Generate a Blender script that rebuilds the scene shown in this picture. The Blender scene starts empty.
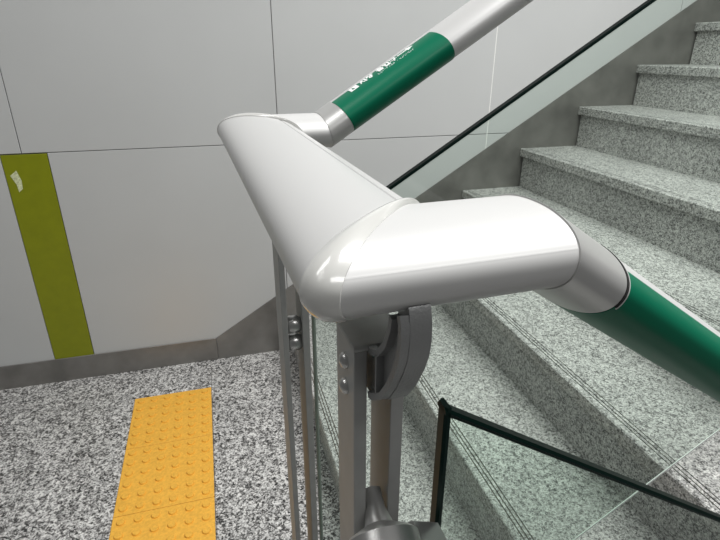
import bpy, bmesh, math, random
from math import sin, cos, tan, pi, sqrt, atan2, radians
from mathutils import Vector, Matrix

C = bpy.context.scene.collection
S_ = bpy.context.scene

# ------------------------------------------------------------------ camera
CAM_H = 1.3152
F_PX, PITCH, ROLL, AZ = 514.94, 0.4061, 0.0034, 1.2933
cd = bpy.data.cameras.new('camera'); cd.sensor_width = 36.0; cd.lens = F_PX/720*36.0
cd.clip_start = 0.01; cd.clip_end = 100
cam = bpy.data.objects.new('camera', cd); C.objects.link(cam)
head = Vector((cos(AZ), sin(AZ), 0)); right = Vector((sin(AZ), -cos(AZ), 0)); upv = Vector((0, 0, 1))
fw = head*cos(PITCH) - upv*sin(PITCH); cu = head*sin(PITCH) + upv*cos(PITCH)
r2 = right*cos(ROLL) + cu*sin(ROLL); u2 = cu*cos(ROLL) - right*sin(ROLL)
M = Matrix((r2, u2, -fw)).transposed().to_4x4(); M.translation = Vector((0, 0, CAM_H))
cam.matrix_world = M
S_.camera = cam

# ------------------------------------------------------------------ world, lights, exposure
w = bpy.data.worlds.new('world'); S_.world = w; w.use_nodes = True
bg = w.node_tree.nodes['Background']; bg.inputs[0].default_value = (1.0, 1.0, 0.995, 1); bg.inputs[1].default_value = 0.15

def area(name, loc, sx, sy, power, rot=(0, 0, 0), col=(1, 0.995, 0.98)):
    l = bpy.data.lights.new(name, 'AREA'); l.shape = 'RECTANGLE'; l.size = sx; l.size_y = sy
    l.energy = power; l.color = col
    o = bpy.data.objects.new(name, l); C.objects.link(o); o.location = loc; o.rotation_euler = rot
    return o
area('ceiling_light', (1.3, 0.5, 2.95), 1.8, 0.5, 112)
area('ceiling_light', (-0.9, 0.9, 2.95), 1.2, 0.5, 15)
area('ceiling_light', (0.7, -0.9, 3.0), 1.8, 0.5, 26)
for i in range(5):
    for j in range(4):
        area('led_lamp', (-1.5+i*0.2, -0.15+j*0.2, 2.9), 0.05, 0.05, 0.25)
S_.view_settings.view_transform = 'Standard'; S_.view_settings.look = 'None'
S_.view_settings.gamma = 1.0; S_.view_settings.use_curve_mapping = False
S_.view_settings.exposure = -0.45

# ------------------------------------------------------------------ helpers
def obj(name, bm, mat, parent=None, smooth=None, recalc=True):
    if recalc: bmesh.ops.recalc_face_normals(bm, faces=bm.faces)
    me = bpy.data.meshes.new(name); bm.to_mesh(me); bm.free()
    for m in (mat if isinstance(mat, (list, tuple)) else [mat]): me.materials.append(m)
    if smooth is not None:
        me.polygons.foreach_set('use_smooth', [True]*len(me.polygons))
        try: me.set_sharp_from_angle(angle=radians(smooth))
        except Exception: pass
    o = bpy.data.objects.new(name, me); C.objects.link(o)
    if parent: o.parent = parent
    return o
def tag(o, label, cat, group=None):
    o['label'] = label; o['category'] = cat
    if group: o['group'] = group
    return o
def thing(name, label, cat, loc=(0, 0, 0), rz=0, group=None):
    o = bpy.data.objects.new(name, None); C.objects.link(o); o.location = loc; o.rotation_euler = (0, 0, rz)
    o.empty_display_size = 0.05
    return tag(o, label, cat, group)
def struct(o): o['kind'] = 'structure'; return o
def add_box(bm, x0, x1, y0, y1, z0, z1, bev=0, seg=2):
    vs = [bm.verts.new((x, y, z)) for x in (x0, x1) for y in (y0, y1) for z in (z0, z1)]
    F = [(0, 1, 3, 2), (4, 6, 7, 5), (0, 4, 5, 1), (2, 3, 7, 6), (0, 2, 6, 4), (1, 5, 7, 3)]
    fs = [bm.faces.new([vs[i] for i in f]) for f in F]
    if bev:
        es = list({e for f in fs for e in f.edges})
        bmesh.ops.bevel(bm, geom=es, offset=bev, segments=seg, affect='EDGES', profile=0.5)
    return vs
def box(*a, **k):
    bm = bmesh.new(); add_box(bm, *a, **k); return bm
def prism(pts, fn0, fn1, bm=None, bev=0):
    """closed outline pts (2D) extruded between two mappings to 3D"""
    bm = bm or bmesh.new()
    a = [bm.verts.new(fn0(p)) for p in pts]; b = [bm.verts.new(fn1(p)) for p in pts]
    n = len(pts); fs = []
    fs.append(bm.faces.new(a)); fs.append(bm.faces.new(b[::-1]))
    for i in range(n): fs.append(bm.faces.new((a[i], b[i], b[(i+1) % n], a[(i+1) % n])))
    if bev:
        es = [e for e in fs[0].edges]+[e for e in fs[1].edges]
        bmesh.ops.bevel(bm, geom=es, offset=bev, segments=2, affect='EDGES')
    return bm
def loft(rings, cap=True, bm=None):
    bm = bm or bmesh.new()
    R = [[bm.verts.new(p) for p in r] for r in rings]
    for a, b in zip(R, R[1:]):
        n = len(a)
        for i in range(n):
            bm.faces.new((a[i], a[(i+1) % n], b[(i+1) % n], b[i]))
    if cap: bm.faces.new(R[0]); bm.faces.new(R[-1][::-1])
    return bm
def lathe(prof, origin, axis, n=40, bm=None):
    """profile [(r, h)] about axis"""
    ax = Vector(axis).normalized(); t = Vector((0, 0, 1)) if abs(ax.z) < 0.9 else Vector((1, 0, 0))
    a = ax.cross(t).normalized(); b = ax.cross(a); o = Vector(origin)
    rings = [[o+ax*h+(a*cos(2*pi*i/n)+b*sin(2*pi*i/n))*max(r, 1e-5) for i in range(n)] for r, h in prof]
    return loft(rings, True, bm)

# ------------------------------------------------------------------ materials
def mat(name, col, rough=0.5, metal=0.0, coat=0.0, noise=None, bump=None, spec=0.5):
    m = bpy.data.materials.new(name); m.use_nodes = True
    nt = m.node_tree; p = nt.nodes['Principled BSDF']
    p.inputs['Base Color'].default_value = (*col, 1); p.inputs['Roughness'].default_value = rough
    p.inputs['Metallic'].default_value = metal; p.inputs['Coat Weight'].default_value = coat
    p.inputs['Coat Roughness'].default_value = 0.06
    p.inputs['Specular IOR Level'].default_value = spec
    tc = nt.nodes.new('ShaderNodeTexCoord')
    if noise:
        sc, amt = noise
        n = nt.nodes.new('ShaderNodeTexNoise'); n.inputs['Scale'].default_value = sc; n.inputs['Detail'].default_value = 4
        nt.links.new(tc.outputs['Object'], n.inputs['Vector'])
        r = nt.nodes.new('ShaderNodeValToRGB')
        r.color_ramp.elements[0].position = 0.3; r.color_ramp.elements[1].position = 0.7
        r.color_ramp.elements[0].color = (*[c*(1-amt) for c in col], 1)
        r.color_ramp.elements[1].color = (*[min(1, c*(1+amt)) for c in col], 1)
        nt.links.new(n.outputs['Fac'], r.inputs['Fac']); nt.links.new(r.outputs['Color'], p.inputs['Base Color'])
    if bump:
        sc, st = bump
        n = nt.nodes.new('ShaderNodeTexNoise'); n.inputs['Scale'].default_value = sc; n.inputs['Detail'].default_value = 3
        nt.links.new(tc.outputs['Object'], n.inputs['Vector'])
        b = nt.nodes.new('ShaderNodeBump'); b.inputs['Strength'].default_value = st; b.inputs['Distance'].default_value = 0.001
        nt.links.new(n.outputs['Fac'], b.inputs['Height']); nt.links.new(b.outputs['Normal'], p.inputs['Normal'])
    return m

def granite(name, stops, scale, rough=0.45, tiles=None):
    m = bpy.data.materials.new(name); m.use_nodes = True
    nt = m.node_tree; p = nt.nodes['Principled BSDF']; L = nt.links
    p.inputs['Roughness'].default_value = rough
    tc = nt.nodes.new('ShaderNodeTexCoord')
    def cells(sc):
        v = nt.nodes.new('ShaderNodeTexVoronoi'); v.inputs['Scale'].default_value = sc
        v.inputs['Randomness'].default_value = 1.0
        L.new(tc.outputs['Object'], v.inputs['Vector'])
        s = nt.nodes.new('ShaderNodeSeparateColor'); L.new(v.outputs['Color'], s.inputs['Color']); return s
    a = cells(scale); b = cells(scale*0.45)
    mx = nt.nodes.new('ShaderNodeMath'); mx.operation = 'MULTIPLY_ADD'
    mx.inputs[1].default_value = 0.62
    mb = nt.nodes.new('ShaderNodeMath'); mb.operation = 'MULTIPLY'; mb.inputs[1].default_value = 0.38
    L.new(b.outputs['Green'], mb.inputs[0]); L.new(a.outputs['Red'], mx.inputs[0]); L.new(mb.outputs[0], mx.inputs[2])
    r = nt.nodes.new('ShaderNodeValToRGB'); cr = r.color_ramp
    while len(cr.elements) < len(stops): cr.elements.new(0.5)
    for e, (pos, c) in zip(cr.elements, stops): e.position = pos; e.color = (*c, 1)
    L.new(mx.outputs[0], r.inputs['Fac'])
    col = r.outputs['Color']
    # broad dirt variation
    n = nt.nodes.new('ShaderNodeTexNoise'); n.inputs['Scale'].default_value = 5; n.inputs['Detail'].default_value = 5
    L.new(tc.outputs['Object'], n.inputs['Vector'])
    rr = nt.nodes.new('ShaderNodeMapRange'); rr.inputs[1].default_value = 0.3; rr.inputs[2].default_value = 0.7
    rr.inputs[3].default_value = 0.9; rr.inputs[4].default_value = 1.06
    L.new(n.outputs['Fac'], rr.inputs[0])
    vm = nt.nodes.new('ShaderNodeVectorMath'); vm.operation = 'SCALE'
    L.new(col, vm.inputs[0]); L.new(rr.outputs[0], vm.inputs['Scale']); col = vm.outputs[0]
    L.new(col, p.inputs['Base Color'])
    return m

M_floor = granite('speckled_floor_granite', [(0.16, (0.02, 0.02, 0.02)), (0.34, (0.16, 0.155, 0.15)), (0.5, (0.38, 0.375, 0.37)), (0.68, (0.64, 0.635, 0.62)), (0.88, (0.82, 0.81, 0.79))], 210, 0.5)
M_step = granite('stair_granite', [(0.14, (0.08, 0.08, 0.078)), (0.34, (0.26, 0.26, 0.252)), (0.5, (0.40, 0.40, 0.388)), (0.68, (0.53, 0.53, 0.51)), (0.88, (0.70, 0.70, 0.67))], 340, 0.5)
M_groove = mat('groove_dark_brown', (0.10, 0.08, 0.06), 0.8)  # darker brown for the groove bottoms in the treads
M_wall = mat('wall_panel_enamel', (0.51, 0.522, 0.52), 0.32, noise=(3.0, 0.02), bump=(500, 0.04), spec=0.4)
M_joint = mat('wall_joint', (0.26, 0.26, 0.26), 0.8)
M_lightjoint = mat('pale_joint_filler', (0.78, 0.78, 0.76), 0.6)
M_green_strip = mat('olive_green_panel', (0.215, 0.24, 0.002), 0.4, noise=(30, 0.05))
M_skirt = mat('brushed_dark_steel', (0.27, 0.262, 0.248), 0.42, 0.7, noise=(9, 0.18))
M_rail = mat('silver_painted_rail', (0.56, 0.56, 0.555), 0.38, 0.3, coat=0.1)
M_white = mat('pearl_white_rail_cover', (0.54, 0.54, 0.535), 0.44, 0.15, coat=0.12)
M_strip = mat('glossy_plastic_corner', (0.56, 0.56, 0.54), 0.2, 0.0, coat=1.0)
M_collar = mat('satin_steel_collar', (0.56, 0.56, 0.55), 0.34, 0.55)
M_green = mat('green_sign_vinyl', (0.0, 0.13, 0.068), 0.36, 0.0, coat=0.0, spec=0.2)
M_print = mat('white_print', (0.85, 0.87, 0.86), 0.5)
M_braille = mat('clear_raised_dots', (0.55, 0.68, 0.63), 0.25)
M_post = mat('grey_post_steel', (0.36, 0.365, 0.355), 0.5, 0.3, noise=(60, 0.06))
M_bracket = mat('cast_bracket_paint', (0.25, 0.255, 0.255), 0.45, 0.3, bump=(900, 0.25))
M_bolt = mat('bolt_steel', (0.50, 0.50, 0.49), 0.28, 0.8)
M_dark = mat('gap_shade_paint', (0.015, 0.015, 0.015), 0.8)  # near-black colour that paints the shade in the collar gap
M_yellow = mat('ochre_tactile', (0.88, 0.47, 0.06), 0.6, noise=(120, 0.12))
M_tape = mat('peeling_clear_tape', (0.62, 0.66, 0.42), 0.25, noise=(150, 0.3))
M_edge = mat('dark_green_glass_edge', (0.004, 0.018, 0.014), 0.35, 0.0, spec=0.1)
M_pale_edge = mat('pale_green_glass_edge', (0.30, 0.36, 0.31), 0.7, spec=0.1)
M_bright_edge = mat('painted_glint_edge', (0.86, 0.88, 0.86), 0.15, 0.0, coat=0.6)  # near-white base colour stands in for light caught in the glass edge

def glass_mat(name, tint):
    m = bpy.data.materials.new(name); m.use_nodes = True; nt = m.node_tree; L = nt.links
    for n in list(nt.nodes):
        if n.type != 'OUTPUT_MATERIAL': nt.nodes.remove(n)
    out = [n for n in nt.nodes if n.type == 'OUTPUT_MATERIAL'][0]
    t = nt.nodes.new('ShaderNodeBsdfTransparent'); t.inputs[0].default_value = (*tint, 1)
    g = nt.nodes.new('ShaderNodeBsdfGlossy'); g.inputs['Roughness'].default_value = 0.02
    f = nt.nodes.new('ShaderNodeFresnel'); f.inputs['IOR'].default_value = 1.45
    x = nt.nodes.new('ShaderNodeMixShader')
    ge = nt.nodes.new('ShaderNodeNewGeometry'); sb = nt.nodes.new('ShaderNodeMath'); sb.operation = 'SUBTRACT'; sb.inputs[0].default_value = 1.0
    mu = nt.nodes.new('ShaderNodeMath'); mu.operation = 'MULTIPLY'
    L.new(ge.outputs['Backfacing'], sb.inputs[1]); L.new(sb.outputs[0], mu.inputs[0]); L.new(f.outputs[0], mu.inputs[1])
    L.new(mu.outputs[0], x.inputs[0]); L.new(t.outputs[0], x.inputs[1]); L.new(g.outputs[0], x.inputs[2])
    L.new(x.outputs[0], out.inputs['Surface']); return m
M_glass = glass_mat('green_tinted_glass', (0.92, 0.962, 0.938))

# ------------------------------------------------------------------ the setting
W = 2.1227            # wall plane (y)
RISE, RUN, X0 = 0.1787, 0.2801, 0.253
NSTEP = 11
Y_EDGE = 0.40         # open side of the up flight

fl = bmesh.new()
xs = [-0.1075-0.6125*k for k in range(5)][::-1] + [0.30]
ys = [W+0.02, 1.69, 1.08, 0.47, -0.14, -0.75, -1.3]
g = 0.0022
for i in range(len(xs)-1):
    for j in range(len(ys)-1):
        add_box(fl, xs[i]+g/2, xs[i+1]-g/2, ys[j+1]+g/2, ys[j]-g/2, -0.03, 0, bev=0.0008, seg=1)
floor = struct(obj('floor', fl, M_floor))
fj = obj('floor_grout', box(xs[0], 0.30, -1.3, W+0.02, -0.06, -0.0025), mat('grey_grout', (0.17, 0.165, 0.16), 0.9), floor)

# wall of enamel panels with a narrow gap between them
JX = [-2.53, -1.60, -0.66, 0.2615, 1.197, 2.12, 3.05]
JZ = 0.9643
GL, GR = -0.7296, -0.5789
wb = bmesh.new(); gp = 0.0026
for (z0, z1) in ((0.0, JZ), (JZ, 1.93), (1.93, 2.7)):
    for a, b in zip(JX, JX[1:]):
        segs = [(a, b)]
        if z0 == 0:
            if b == -0.66: segs = [(a, GL)]
            if a == -0.66: segs = [(GR, b)]
        for p, q in segs:
            add_box(wb, p+gp/2, q-gp/2, W, W+0.02, z0+gp/2, z1-gp/2, bev=0.0012, seg=1)
wall = struct(obj('wall_back', wb, M_wall))
obj('wall_joint', box(JX[0], JX[-1], W+0.006, W+0.04, 0, 2.7), M_joint, wall)
obj('joint_filler', box(1.1945, 1.1990, W+0.0005, W+0.01, 0.3, 2.7), M_lightjoint, wall)
gs = struct(obj('trim_1', box(GL+0.001, GR-0.001, W-0.001, W+0.02, 0.0, JZ-0.003, bev=0.001, seg=1), M_green_strip))
gs['label'] = 'olive green vertical panel strip set into the grey wall'

# steel skirting: level along the landing, then climbing beside the steps
SKX = -0.071
struct(obj('baseboard_back', box(JX[0], SKX-0.001, W-0.006, W-0.0012, 0, 0.11, bev=0.0008, seg=1), M_skirt))
def sk_top(x): return 0.11+(x-SKX)*0.6235
pts = [(SKX+0.001, 0.0), (3.05, 0.0), (3.05, sk_top(3.05)), (SKX+0.001, 0.11)]
struct(obj('baseboard_stair', prism(pts, lambda p: (p[0], W-0.006, p[1]), lambda p: (p[0], W-0.0012, p[1])), M_skirt))

# stairwell floor below the near flight (drops away from the landing towards the right)
dn = bmesh.new()
for k in range(6):
    add_box(dn, 0.30+k*RUN, 0.30+(k+1)*RUN, -1.3, Y_EDGE-0.012, -1.3, -RISE*(k+1))
struct(obj('floor_stairwell', dn, M_step))

# ------------------------------------------------------------------ staircase
st = thing('staircase', 'grey speckled granite staircase climbing to the right behind the glass balustrade', 'stairs', (X0, 1.25, 0))
TH = 0.036; OV = 0.016
def tread_profile(x0, x1, z):
    pts = [(x0+0.002, z-TH), (x0, z-TH+0.003), (x0, z-0.003), (x0+0.003, z)]
    for gx in (0.018, 0.0275, 0.0375):
        pts += [(x0+gx-0.0016, z), (x0+gx-0.0014, z-0.003), (x0+gx+0.0014, z-0.003), (x0+gx+0.0016, z)]
    pts += [(x1, z), (x1, z-TH)]
    return pts
for n in range(1, NSTEP+1):
    x = X0+(n-1)*RUN; z = n*RISE
    end = W-0.0075
    P = tread_profile(x-X0, x-X0+RUN+OV, z)
    bm = prism(P, lambda p: (p[0], Y_EDGE-1.25, p[1]), lambda p: (p[0], end-1.25, p[1]))
    bm.normal_update()
    t = obj('tread', bm, [M_step, M_groove], st)
    for f in t.data.polygons:
        c = f.center
        if f.normal.z > 0.9 and c.z < z-0.001 and c.z > z-0.004: f.material_index = 1
    obj('riser', box(x-X0+OV, x-X0+OV+0.03, Y_EDGE+0.006-1.25, end-0.004-1.25, z-RISE+0.0002, z-TH, ), M_step, st)
sd = [(X0+OV+0.03, 0.0)]
side = [(OV+0.03, 0.0)]
for n in range(1, NSTEP+1):
    x = (n-1)*RUN+OV+0.03; z = n*RISE-TH
    side += [(x, z), (x+RUN-0.001 if n < NSTEP else x+RUN-0.05, z)]
side += [(side[-1][0], 0.0)]
obj('stringer', prism(side, lambda p: (p[0], Y_EDGE+0.008-1.25, p[1]-0.0005), lambda p: (p[0], Y_EDGE+0.05-1.25, p[1]-0.0005)), M_step, st)

# ------------------------------------------------------------------ tactile paving
def tactile_mesh():
    bm = bmesh.new(); s = 0.2985
    add_box(bm, 0, s, -s, 0, 0.0, 0.004, bev=0.001, seg=1)
    for i in range(6):
        for j in range(6):
            lathe([(0.0125, 0.0), (0.0119, 0.0042), (0.0108, 0.0054), (0.0, 0.0056)],
                  (0.0255+i*0.0495, -0.0255-j*0.0495, 0.0039), (0, 0, 1), 20, bm)
    return bm
tm = obj('tactile_paving_tile', tactile_mesh(), M_yellow, smooth=35)
TX, TY = -0.4075, 1.8988
tm.location = (TX, TY, 0.0002)
tag(tm, 'ochre dotted tactile paving tile nearest the grey wall', 'paving tile', 'tactile tiles on the landing')
for k, lb in ((1, 'ochre dotted tactile paving tile in the middle of the row of three'), (2, 'ochre dotted tactile paving tile at the bottom edge of the photo')):
    o = tm.copy(); C.objects.link(o); o.location = (TX, TY-0.3*k, 0.0002); o['label'] = lb

# small strip of clear tape on the green wall strip
tp = bmesh.new()
tq = [(-0.713, 0.888), (-0.690, 0.906), (-0.681, 0.868), (-0.684, 0.838), (-0.698, 0.826), (-0.700, 0.855)]
prism(tq, lambda p: (p[0], W-0.0012, p[1]), lambda p: (p[0], W-0.0018, p[1]), tp)
tag(obj('clear_tape_scrap', tp, M_tape), 'small scrap of shiny clear tape stuck near the top of the green wall strip', 'tape')

# ------------------------------------------------------------------ handrail
DE = 0.0414                                  # the rails stand slightly skew to the steps
RA, RB = 0.036, 0.0162                       # half width, half height of the oval rail
ZR = 1.2388; TN, TF, ST = 0.1805, 0.5247, 0.0661
SB, SF = 0.1338, 0.1319
SN, SFA = 0.5772, 0.5629
G_CROSS = (pi-radians(58),); G_LEVEL = (radians(24),)
def prof(off=0.0, groove=()):
    A = sorted(set([2*pi*i/112 for i in range(112)] + [c+d for c in (groove or ()) for d in (-.05, -.034, -.017, 0, .017, .034, .05)]))
    P = []
    for t in A:
        e = 0.92                              # slightly squared oval
        cx, sx = cos(t), sin(t)
        x = (RA+off)*math.copysign(abs(cx)**e, cx); y = (RB+off)*math.copysign(abs(sx)**e, sx)
        if groove:
            for c in groove:
                d = abs(t-c)
                if d < 0.035: k = (0.0015 if c > 1.5 else -0.00004)*(1-d/0.035); x *= 1-k/0.03; y -= k
        P.append((x, y, t))
    return P
hr = thing('handrail', 'silver oval handrail turning back around the end of the balustrade, with green sign sleeves', 'handrail', (0, 0, 0), DE)

def corner_ring(phi, near, off=0.0):
    """ring in a vertical plane through the inner corner of a turn"""
    ix, iy = ST+RA, (TN+RA if near else TF-RA)
    st_ = 1/cos(PHI); sg = -1 if near else 1
    return [Vector((ix-(w_+RA)*st_*cos(phi), iy+sg*(w_+RA)*st_*sin(phi), ZR+v)) for w_, v, t in prof(off)]
PHI = radians(40.3)
def tr_ring(phi, near, off=0.0, groove=()):       # end of the cross piece: w = distance towards -x
    iy = TN+RA if near else TF-RA; sg = -1 if near else 1
    return [Vector((ST-w_, iy+sg*(w_+RA)*tan(phi), ZR+v)) for w_, v, t in prof(off, groove)]
def al_ring(phi, near, off=0.0, groove=()):       # end of the piece along x: w = distance away from the inner side
    y0 = TN if near else TF; sg = -1 if near else 1
    return [Vector((ST+RA-(w_+RA)*tan(pi/2-phi), y0+sg*w_, ZR+v)) for w_, v, t in prof(off, groove)]

obj('cross_rail', loft([tr_ring(PHI, True, 0, G_CROSS), tr_ring(PHI, False, 0, G_CROSS)]), M_rail, hr, smooth=40)
def corner(near, p0, p1):
    rings = [corner_ring(p0, near, -0.001)]
    n = 12
    for i in range(n+1): rings.append(corner_ring(p0+(p1-p0)*i/n, near, 0.0005+0.0022*sin(pi*i/n)))
    rings.append(corner_ring(p1, near, -0.001))
    o = obj('corner_joint', loft(rings), M_strip, hr, smooth=40); o['label'] = 'glossy plastic corner joint'; return o
corner(True, PHI, pi/2-PHI); corner(False, PHI, pi/2-PHI)
def mitre(Sc, near, ang, off=0.0, groove=()):     # ang>0 slopes down
    y0 = TN if near else TF; sg = -1 if near else 1
    return [Vector((Sc+v*tan(ang/2), y0+sg*w_, ZR+v)) for w_, v, t in prof(off, groove)]
def slope_ring(Sc, near, ang, L, off=0.0, groove=()):
    y0 = TN if near else TF; sg = -1 if near else 1
    ax = Vector((cos(ang), 0, -sin(ang))); h = Vector((sin(ang), 0, cos(ang)))
    return [Vector((Sc, y0, ZR))+ax*L+h*v+Vector((0, sg*w_, 0)) for w_, v, t in prof(off, groove)]
obj('level_rail', loft([al_ring(pi/2-PHI, True, 0, G_LEVEL), mitre(SB, True, SN, 0, G_LEVEL)]), M_white, hr, smooth=40)
obj('level_rail', loft([al_ring(pi/2-PHI, False), mitre(SF, False, -SFA)]), M_white, hr, smooth=40)
LC_N, LC_F, LG = 0.030, 0.0230, 0.123
def bend(Sc, near, ang, L, m):
    off = 0.0006
    return obj('bend_collar', loft([mitre(Sc, near, ang, -0.0004), mitre(Sc+0.0003, near, ang, off), slope_ring(Sc, near, ang, L-0.0004, off), slope_ring(Sc, near, ang, L, off-0.0004), slope_ring(Sc, near, ang, L, -0.001)]), m, hr, smooth=40)
bend(SB, True, SN, LC_N, M_collar); bend(SF, False, -SFA, LC_F, M_collar)
obj('sloping_rail', loft([slope_ring(SB, True, SN, LC_N-0.004), slope_ring(SB, True, SN, 1.3)]), M_white, hr, smooth=40)
obj('sloping_rail', loft([slope_ring(SF, False, -SFA, LC_F-0.004), slope_ring(SF, False, -SFA, 1.9)]), M_white, hr, smooth=40)
def sleeve2(Sc, near, ang, L0, L1, t0, t1):
    y0 = TN if near else TF; sg = -1 if near else 1
    ax = Vector((cos(ang), 0, -sin(ang))); h = Vector((sin(ang), 0, cos(ang)))
    def pr(t, off, L):
        e = 0.92; cx, sx = cos(t), sin(t)
        x = (RA+off)*math.copysign(abs(cx)**e, cx); y = (RB+off)*math.copysign(abs(sx)**e, sx)
        return Vector((Sc, y0, ZR))+ax*L+h*y+Vector((0, sg*x, 0))
    N = 90
    ts = [t0+(t1-t0)*i/N for i in range(N+1)]
    ring = lambda L: [pr(t, 0.0006, L) for t in ts]+[pr(t, 0.0001, L) for t in reversed(ts)]
    o = obj('sign_sleeve', loft([ring(L0), ring(L1)]), M_green, hr, smooth=40)
    return o, pr
T0N, T1N = radians(-165), radians(41)
T0F, T1F = radians(90), radians(335)
sgn, prN = sleeve2(SB, True, SN, LC_N+0.0003, 0.9, T0N, T1N); sgn['label'] = 'green vinyl sign wrapped around the near rail'
sgn.data.update()
def seam(t0, t1, L0, L1, m, name, off):
    ts = [t0+(t1-t0)*i/40 for i in range(41)]
    ring = lambda L: [prN(t, off, L) for t in ts]+[prN(t, 0.0001, L) for t in reversed(ts)]
    return obj(name, loft([ring(L0), ring(L1)]), m, hr, smooth=40)
seam(radians(-12), radians(74), LC_N+0.0001, LC_N+0.0011, M_dark, 'gap_shade', 0.0009)['label'] = 'painted shade of the gap at the lifted end of the collar'  # thin black strip painting the gap's shade, no real seal
seam(radians(-14), radians(76), LC_N+0.0012, LC_N+0.0018, M_white, 'sign_rim', 0.0009)
sgf, prF = sleeve2(SF, False, -SFA, LC_F+0.0003, LC_F+LG, T0F, T1F); sgf['label'] = 'green vinyl direction sign with white print on the far rail'

# white print on the far sleeve: pictogram, five glyphs, an arrow (strokes wrapped on the oval)
arcN = 600
tab = []; s = 0.0; prev = None
for i in range(arcN+1):
    t = radians(75)+(radians(220)-radians(75))*i/arcN
    e = 0.92; x = RA*math.copysign(abs(cos(t))**e, cos(t)); y = RB*math.copysign(abs(sin(t))**e, sin(t))
    if prev: s += math.hypot(x-prev[0], y-prev[1])
    tab.append((s, t)); prev = (x, y)
def t_at(sv):
    lo, hi = 0, arcN
    while hi-lo > 1:
        mid = (lo+hi)//2
        if tab[mid][0] < sv: lo = mid
        else: hi = mid
    a, b = tab[lo], tab[hi]; k = (sv-a[0])/max(1e-9, b[0]-a[0]); return a[1]+(b[1]-a[1])*k
def patch(bm, quad):
    """quad in (along, down) metres, subdivided and laid on the oval"""
    n = 3; off0, off1 = 0.0006, 0.0009
    grid = {}
    for i in range(n+1):
        for j in range(n+1):
            a, b = i/n, j/n
            x = (1-a)*(1-b)*quad[0][0]+a*(1-b)*quad[1][0]+a*b*quad[2][0]+(1-a)*b*quad[3][0]
            y = (1-a)*(1-b)*quad[0][1]+a*(1-b)*quad[1][1]+a*b*quad[2][1]+(1-a)*b*quad[3][1]
            for k, off in ((0, off0), (1, off1)):
                grid[i, j, k] = bm.verts.new(prF(t_at(y), off, LC_F+x))
    for i in range(n):
        for j in range(n):
            bm.faces.new((grid[i, j, 1], grid[i+1, j, 1], grid[i+1, j+1, 1], grid[i, j+1, 1]))
    for i in range(n):
        for j in (0, n): bm.faces.new((grid[i, j, 0], grid[i+1, j, 0], grid[i+1, j, 1], grid[i, j, 1]))
        for j in (0, n): bm.faces.new((grid[j, i, 0], grid[j, i+1, 0], grid[j, i+1, 1], grid[j, i, 1]))
def stroke(bm, x0, y0, x1, y1, wd):
    dx, dy = x1-x0, y1-y0; L = math.hypot(dx, dy); nx, ny = -dy/L*wd/2, dx/L*wd/2
    ex, ey = dx/L*wd*0.3, dy/L*wd*0.3
    patch(bm, [(x0-ex+nx, y0-ey+ny), (x1+ex+nx, y1+ey+ny), (x1+ex-nx, y1+ey-ny), (x0-ex-nx, y0-ey-ny)])
def circle(r, cx, cy): return [(cx+r*cos(2*pi*i/8), cy+r*sin(2*pi*i/8), cx+r*cos(2*pi*(i+1)/8), cy+r*sin(2*pi*(i+1)/8)) for i in range(8)]
GLY = [  # strokes in a unit square, y down
    [(.05, .15, .6, .15), (.33, .15, .05, .85), (.33, .35, .6, .85), (.85, .02, .85, 1)],                                    # 지
    [(.3, .02, .05, .5), (.3, .1, .58, .5), (.78, .0, .78, .6), (.78, .28, 1.0, .28)]+circle(.18, .5, .8),                     # 상
    [(.4, .0, .6, .0), (.15, .14, .85, .14), (.5, .14, .2, .38), (.5, .14, .8, .38), (.05, .5, .95, .5), (.5, .5, .5, .62), (.2, .68, .8, .68), (.8, .68, .8, .82), (.2, .82, .8, .82), (.2, .82, .2, .98), (.2, .98, .8, .98)],  # 출
    circle(.2, .32, .26)+[(.85, .0, .85, .52), (.25, .6, .25, 1), (.85, .6, .85, 1), (.25, .8, .85, .8), (.25, 1, .85, 1)],     # 입
    [(.15, .1, .85, .1), (.85, .1, .8, .5), (.02, .62, .98, .62), (.5, .62, .5, 1)],                                          # 구
]
pb = bmesh.new()
Y0 = 0.0106; GH = 0.0100; GW = 0.0076
xx = 0.0205
# pictogram tile with a dark walking figure gap
patch(pb, [(xx, Y0+.0005), (xx+.0028, Y0+.0005), (xx+.0028, Y0+GH+.0015), (xx, Y0+GH+.0015)])
patch(pb, [(xx+.0028, Y0+.0005), (xx+.0095, Y0+.0005), (xx+.0095, Y0+.0030), (xx+.0028, Y0+.0030)])
patch(pb, [(xx+.0044, Y0+.0030), (xx+.0095, Y0+.0030), (xx+.0095, Y0+GH+.0015), (xx+.0062, Y0+GH+.0015)])
patch(pb, [(xx+.0028, Y0+GH-.0008), (xx+.0062, Y0+GH-.0008), (xx+.0062, Y0+GH+.0015), (xx+.0028, Y0+GH+.0015)])
xx = 0.0335
for k, gl in enumerate(GLY):
    for (a, b, c, d) in gl: stroke(pb, xx+a*GW, Y0+b*GH, xx+c*GW, Y0+d*GH, 0.0015)
    xx += 0.0082 if k != 1 else 0.0125
ax0 = xx+0.002
stroke(pb, ax0, Y0+GH*.45, ax0+0.0135, Y0+GH*.45, 0.0024)
patch(pb, [(ax0+.0110, Y0+GH*.0), (ax0+.0180, Y0+GH*.45), (ax0+.0180, Y0+GH*.45+.0001), (ax0+.0110, Y0+GH*.9)])
pr_ = obj('printed_text', pb, M_print, sgf); pr_['label'] = 'white pictogram, lettering and arrow'
bb = bmesh.new(); random.seed(3)
for k in range(17):
    for i in range(2):
        for j in range(3):
            if random.random() < 0.55:
                cx = 0.052+k*0.0026+i*0.0011; cy = Y0+GH+0.0030+j*0.0012
                c0 = prF(t_at(cy), 0.0006, LC_F+cx); c1 = prF(t_at(cy), 0.0016, LC_F+cx)
                lathe([(0.0005, 0), (0.00035, 0.0003), (0, 0.0004)], c0, c1-c0, 6, bb)
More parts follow.
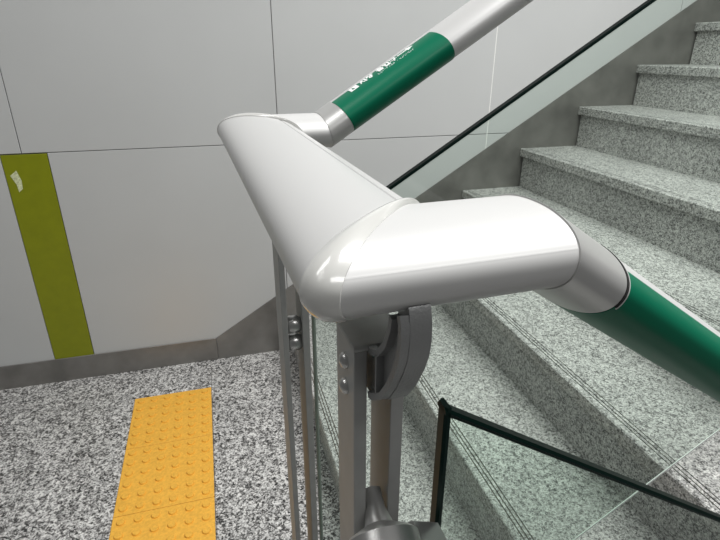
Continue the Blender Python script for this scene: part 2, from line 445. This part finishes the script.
br = obj('braille_dots', bb, M_braille, sgf, smooth=60); br['label'] = 'row of raised braille dots'

# ------------------------------------------------------------------ posts
def post(label, near):
    sg = 1 if near else -1
    yf = 0.180 if near else 0.4975          # camera-side face of the flat bars
    dx = 0.0
    b1, b2, bl = ((0.0567, 0.0630), (0.0747, 0.0812), 0.0275) if near else ((0.0745, 0.0808), (0.0970, 0.1050), 0.036)
    root = thing('handrail_post', label, 'post', (0, 0, 0), DE, 'posts of the balustrade')
    px = Vector(((b1[0]+b2[1])/2, yf+0.014, 0))
    root.location = Matrix.Rotation(DE, 4, 'Z') @ px
    def L(x, y, z): return (x-px.x+dx, y-px.y, z)
    def bx(x0, x1, y0, y1, z0, z1, bev=0): 
        a = L(x0, y0, z0); b = L(x1, y1, z1)
        return box(a[0], b[0], a[1], b[1], a[2], b[2], bev=bev)
    ztop = 1.1955
    obj('flat_bar', bx(b1[0], b1[1], yf, yf+bl, 0.012, ztop, 0.0006), M_post, root)
    obj('flat_bar', bx(b2[0], b2[1], yf, yf+bl, 0.012, ztop-0.012, 0.0006), M_post, root)
    obj('base_plate', bx(b1[0]-0.017, b2[1]+0.017, yf-0.018, yf+0.046, 0.0, 0.012, 0.002), M_post, root)
    obj('top_cap', bx(b1[0]-0.0005, b2[1]+0.001, yf-0.0006, yf+bl+0.001, ztop-0.0005, ztop+0.0032, 0.0012), M_post, root, smooth=40)
    for zb in (ztop-0.0115, ztop-0.0255):
        bm = lathe([(0.0040, 0), (0.0039, 0.0009), (0.0029, 0.0022), (0.0012, 0.0029), (0, 0.003)], L(b1[0], yf+0.0125, zb), (-1, 0, 0), 24)
        obj('dome_bolt', bm, M_bolt, root, smooth=50)
    # cast arm between the bars, swinging out under the rail edge
    def under(q):                          # underside of the rail above
        k = min(1.0, abs(TN-q)/RA)**(1/0.92)
        return ZR-RB*sqrt(max(0.0, 1-k*k))**0.92-0.00035
    y_ = (lambda q: q) if near else (lambda q: 0.7052-q)
    outer = [(q, under(q)) for q in (0.1545, 0.1535, 0.1525, 0.1515, 0.1505, 0.1495, 0.1485, 0.1475, 0.1466)]+[(0.1458, 1.2315), (0.1441, 1.2255), (0.1438, 1.2190), (0.1449, 1.2115), (0.1482, 1.2035), (0.1545, 1.1922), (0.1625, 1.1815), (0.1740, 1.1730), (0.1850, 1.1690), (0.2000, 1.1690)]
    inner = [(0.2000, 1.1880), (0.1805, 1.1900), (0.1790, 1.1965), (0.1755, 1.1985), (0.1690, 1.2030), (0.1618, 1.2105), (0.1570, 1.2200), (0.1554, under(0.1554))]
    pts = [(y_(a), b) for a, b in outer+inner]
    am = prism(pts, lambda p: L(b1[1]+0.0032, p[0], p[1]), lambda p: L(b2[0], p[0], p[1]), bev=0.0)
    arm = obj('bracket_arm', am, M_bracket, root, smooth=35)
    # raised rims of the web
    def rim(path, wd):
        bm = bmesh.new()
        for (a, b), (c, d) in zip(path, path[1:]):
            pass
        n = len(path); left, rgt = [], []
        for i, p in enumerate(path):
            q = path[min(i+1, n-1)]; o = path[max(i-1, 0)]
            d = Vector((q[0]-o[0], q[1]-o[1])).normalized(); nn = Vector((-d.y, d.x))*wd/2
            left.append((p[0]+nn.x, p[1]+nn.y)); rgt.append((p[0]-nn.x, p[1]-nn.y))
        ring = [[L(b1[1]-0.0002, l[0], l[1]), L(b1[1]-0.0002, r[0], r[1]), L(b1[1]+0.0034, r[0], r[1]), L(b1[1]+0.0034, l[0], l[1])] for l, r in zip(left, rgt)]
        return loft(ring)
    m1 = rim([(y_(a), b) for a, b in [(0.1472, under(0.1488)-0.001), (0.1457, 1.2255), (0.1455, 1.2190), (0.1466, 1.2120), (0.1498, 1.2045), (0.1558, 1.1935), (0.1635, 1.1832), (0.1742, 1.1752), (0.1785, 1.1735)]], 0.0030)
    obj('bracket_rim', m1, M_bracket, arm, smooth=50)
    m2 = rim([(y_(a), b) for a, b in [(0.1545, under(0.1565)-0.001), (0.1555, 1.2195), (0.1604, 1.2095), (0.1680, 1.2013), (0.1760, 1.1970), (0.1785, 1.1970)]], 0.0028)
    obj('bracket_rim', m2, M_bracket, arm, smooth=50)
    m3 = rim([(y_(0.1690), 1.2000), (y_(0.1690), 1.1800)], 0.0014)
    obj('bracket_rim', m3, M_bracket, arm)
    # round spacers and the glass clamp low on the post
    for zc in ((1.062,) if near else (1.027, 1.004, 0.62)):
        obj('spacer', lathe([(0.0075, 0), (0.0100, 0.003), (0.0100, b2[0]-b1[1]-0.003), (0.0075, b2[0]-b1[1])], L(b1[1], yf+0.0135, zc), (1, 0, 0), 28), M_bolt, root, smooth=40)
    return root, L
pn, LN = post('grey steel post of two flat bars under the near corner, with two dome bolts', True)
pf, LF = post('grey steel post of two flat bars further back, under the far rail', False)

# glass clamp on the near post
zc = 1.090
cl = obj('glass_clamp', lathe([(0.0050, 0.0), (0.0052, 0.010), (0.0075, 0.018), (0.0165, 0.0225), (0.0185, 0.0245), (0.0185, 0.0330), (0.0172, 0.0345), (0.0140, 0.0345), (0.0132, 0.0300), (0, 0.0295)], LN(0.0690, 0.189, zc+0.014), (-0.09, -0.9, -0.36), 48), M_bolt, pn, smooth=35)
cl['label'] = 'round cast glass clamp'
obj('clamp_arm', prism([(0.070, zc-0.002), (0.086, zc+0.0035), (0.1005, zc-0.003), (0.1005, zc-0.02), (0.070, zc-0.02)], lambda p: LN(p[0], 0.1580, p[1]), lambda p: LN(p[0], 0.1750, p[1]), bev=0.002), M_bolt, cl, smooth=35)
# key slot
kb = bmesh.new()
kq = [(0.1868, 1.070), (0.1855, 1.073), (0.1845, 1.069), (0.1843, 1.062), (0.1850, 1.057), (0.1862, 1.060)]
prism(kq, lambda p: LN(0.0568, p[0], p[1]), lambda p: LN(0.0564, p[0], p[1]), kb)
obj('scratch_mark', kb, mat('rusty_scratch', (0.30, 0.17, 0.07), 0.8), pn)

# ------------------------------------------------------------------ glass panels
def glass_panel(label, x0, x1, ztop0, slope, hgt, yc, th, bright_bottom):
    root = thing('glass_panel', label, 'glass panel', (0, 0, 0), DE, 'glass panels of the balustrade')
    org = Vector((x0, yc, ztop0)); root.location = Matrix.Rotation(DE, 4, 'Z') @ org
    h = th/2; d = x1-x0; e = 0.0014
    q = [(0, 0), (d, slope*d), (d, slope*d-hgt), (0, -hgt)]
    def strip(a, b, inn, name, m):
        # solid edge strip: outer edge a-b, chamfered towards the faces, inset by inn
        (ax, az), (bx_, bz) = a, b
        r = []
        for (x, z) in (a, b):
            r.append([(x, -h+e, z), (x, h-e, z), (x+inn[0]*e, h, z+inn[1]*e), (x+inn[0]*2.2*e, h, z+inn[1]*2.2*e), (x+inn[0]*2.2*e, -h, z+inn[1]*2.2*e), (x+inn[0]*e, -h, z+inn[1]*e)])
        return obj(name, loft(r), m, root)
    k = sqrt(1+slope*slope)
    body = [(0.003, -0.003*k), (d, slope*d-0.003*k), (d, slope*d-hgt+0.003), (0.003, -hgt+0.003)]
    obj('pane', prism(body, lambda p: (p[0], -h, p[1]), lambda p: (p[0], h, p[1])), M_glass, root)
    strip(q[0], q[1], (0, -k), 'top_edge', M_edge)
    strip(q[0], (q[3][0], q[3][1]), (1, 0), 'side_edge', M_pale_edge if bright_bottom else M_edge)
    if bright_bottom:                     # near-white strip on the near face paints the light caught by the arris
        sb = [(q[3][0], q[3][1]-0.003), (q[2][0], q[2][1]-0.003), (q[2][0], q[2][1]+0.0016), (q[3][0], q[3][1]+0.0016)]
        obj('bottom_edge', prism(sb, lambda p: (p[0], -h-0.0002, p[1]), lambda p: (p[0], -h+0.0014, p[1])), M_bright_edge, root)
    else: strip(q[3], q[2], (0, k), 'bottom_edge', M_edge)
    return root
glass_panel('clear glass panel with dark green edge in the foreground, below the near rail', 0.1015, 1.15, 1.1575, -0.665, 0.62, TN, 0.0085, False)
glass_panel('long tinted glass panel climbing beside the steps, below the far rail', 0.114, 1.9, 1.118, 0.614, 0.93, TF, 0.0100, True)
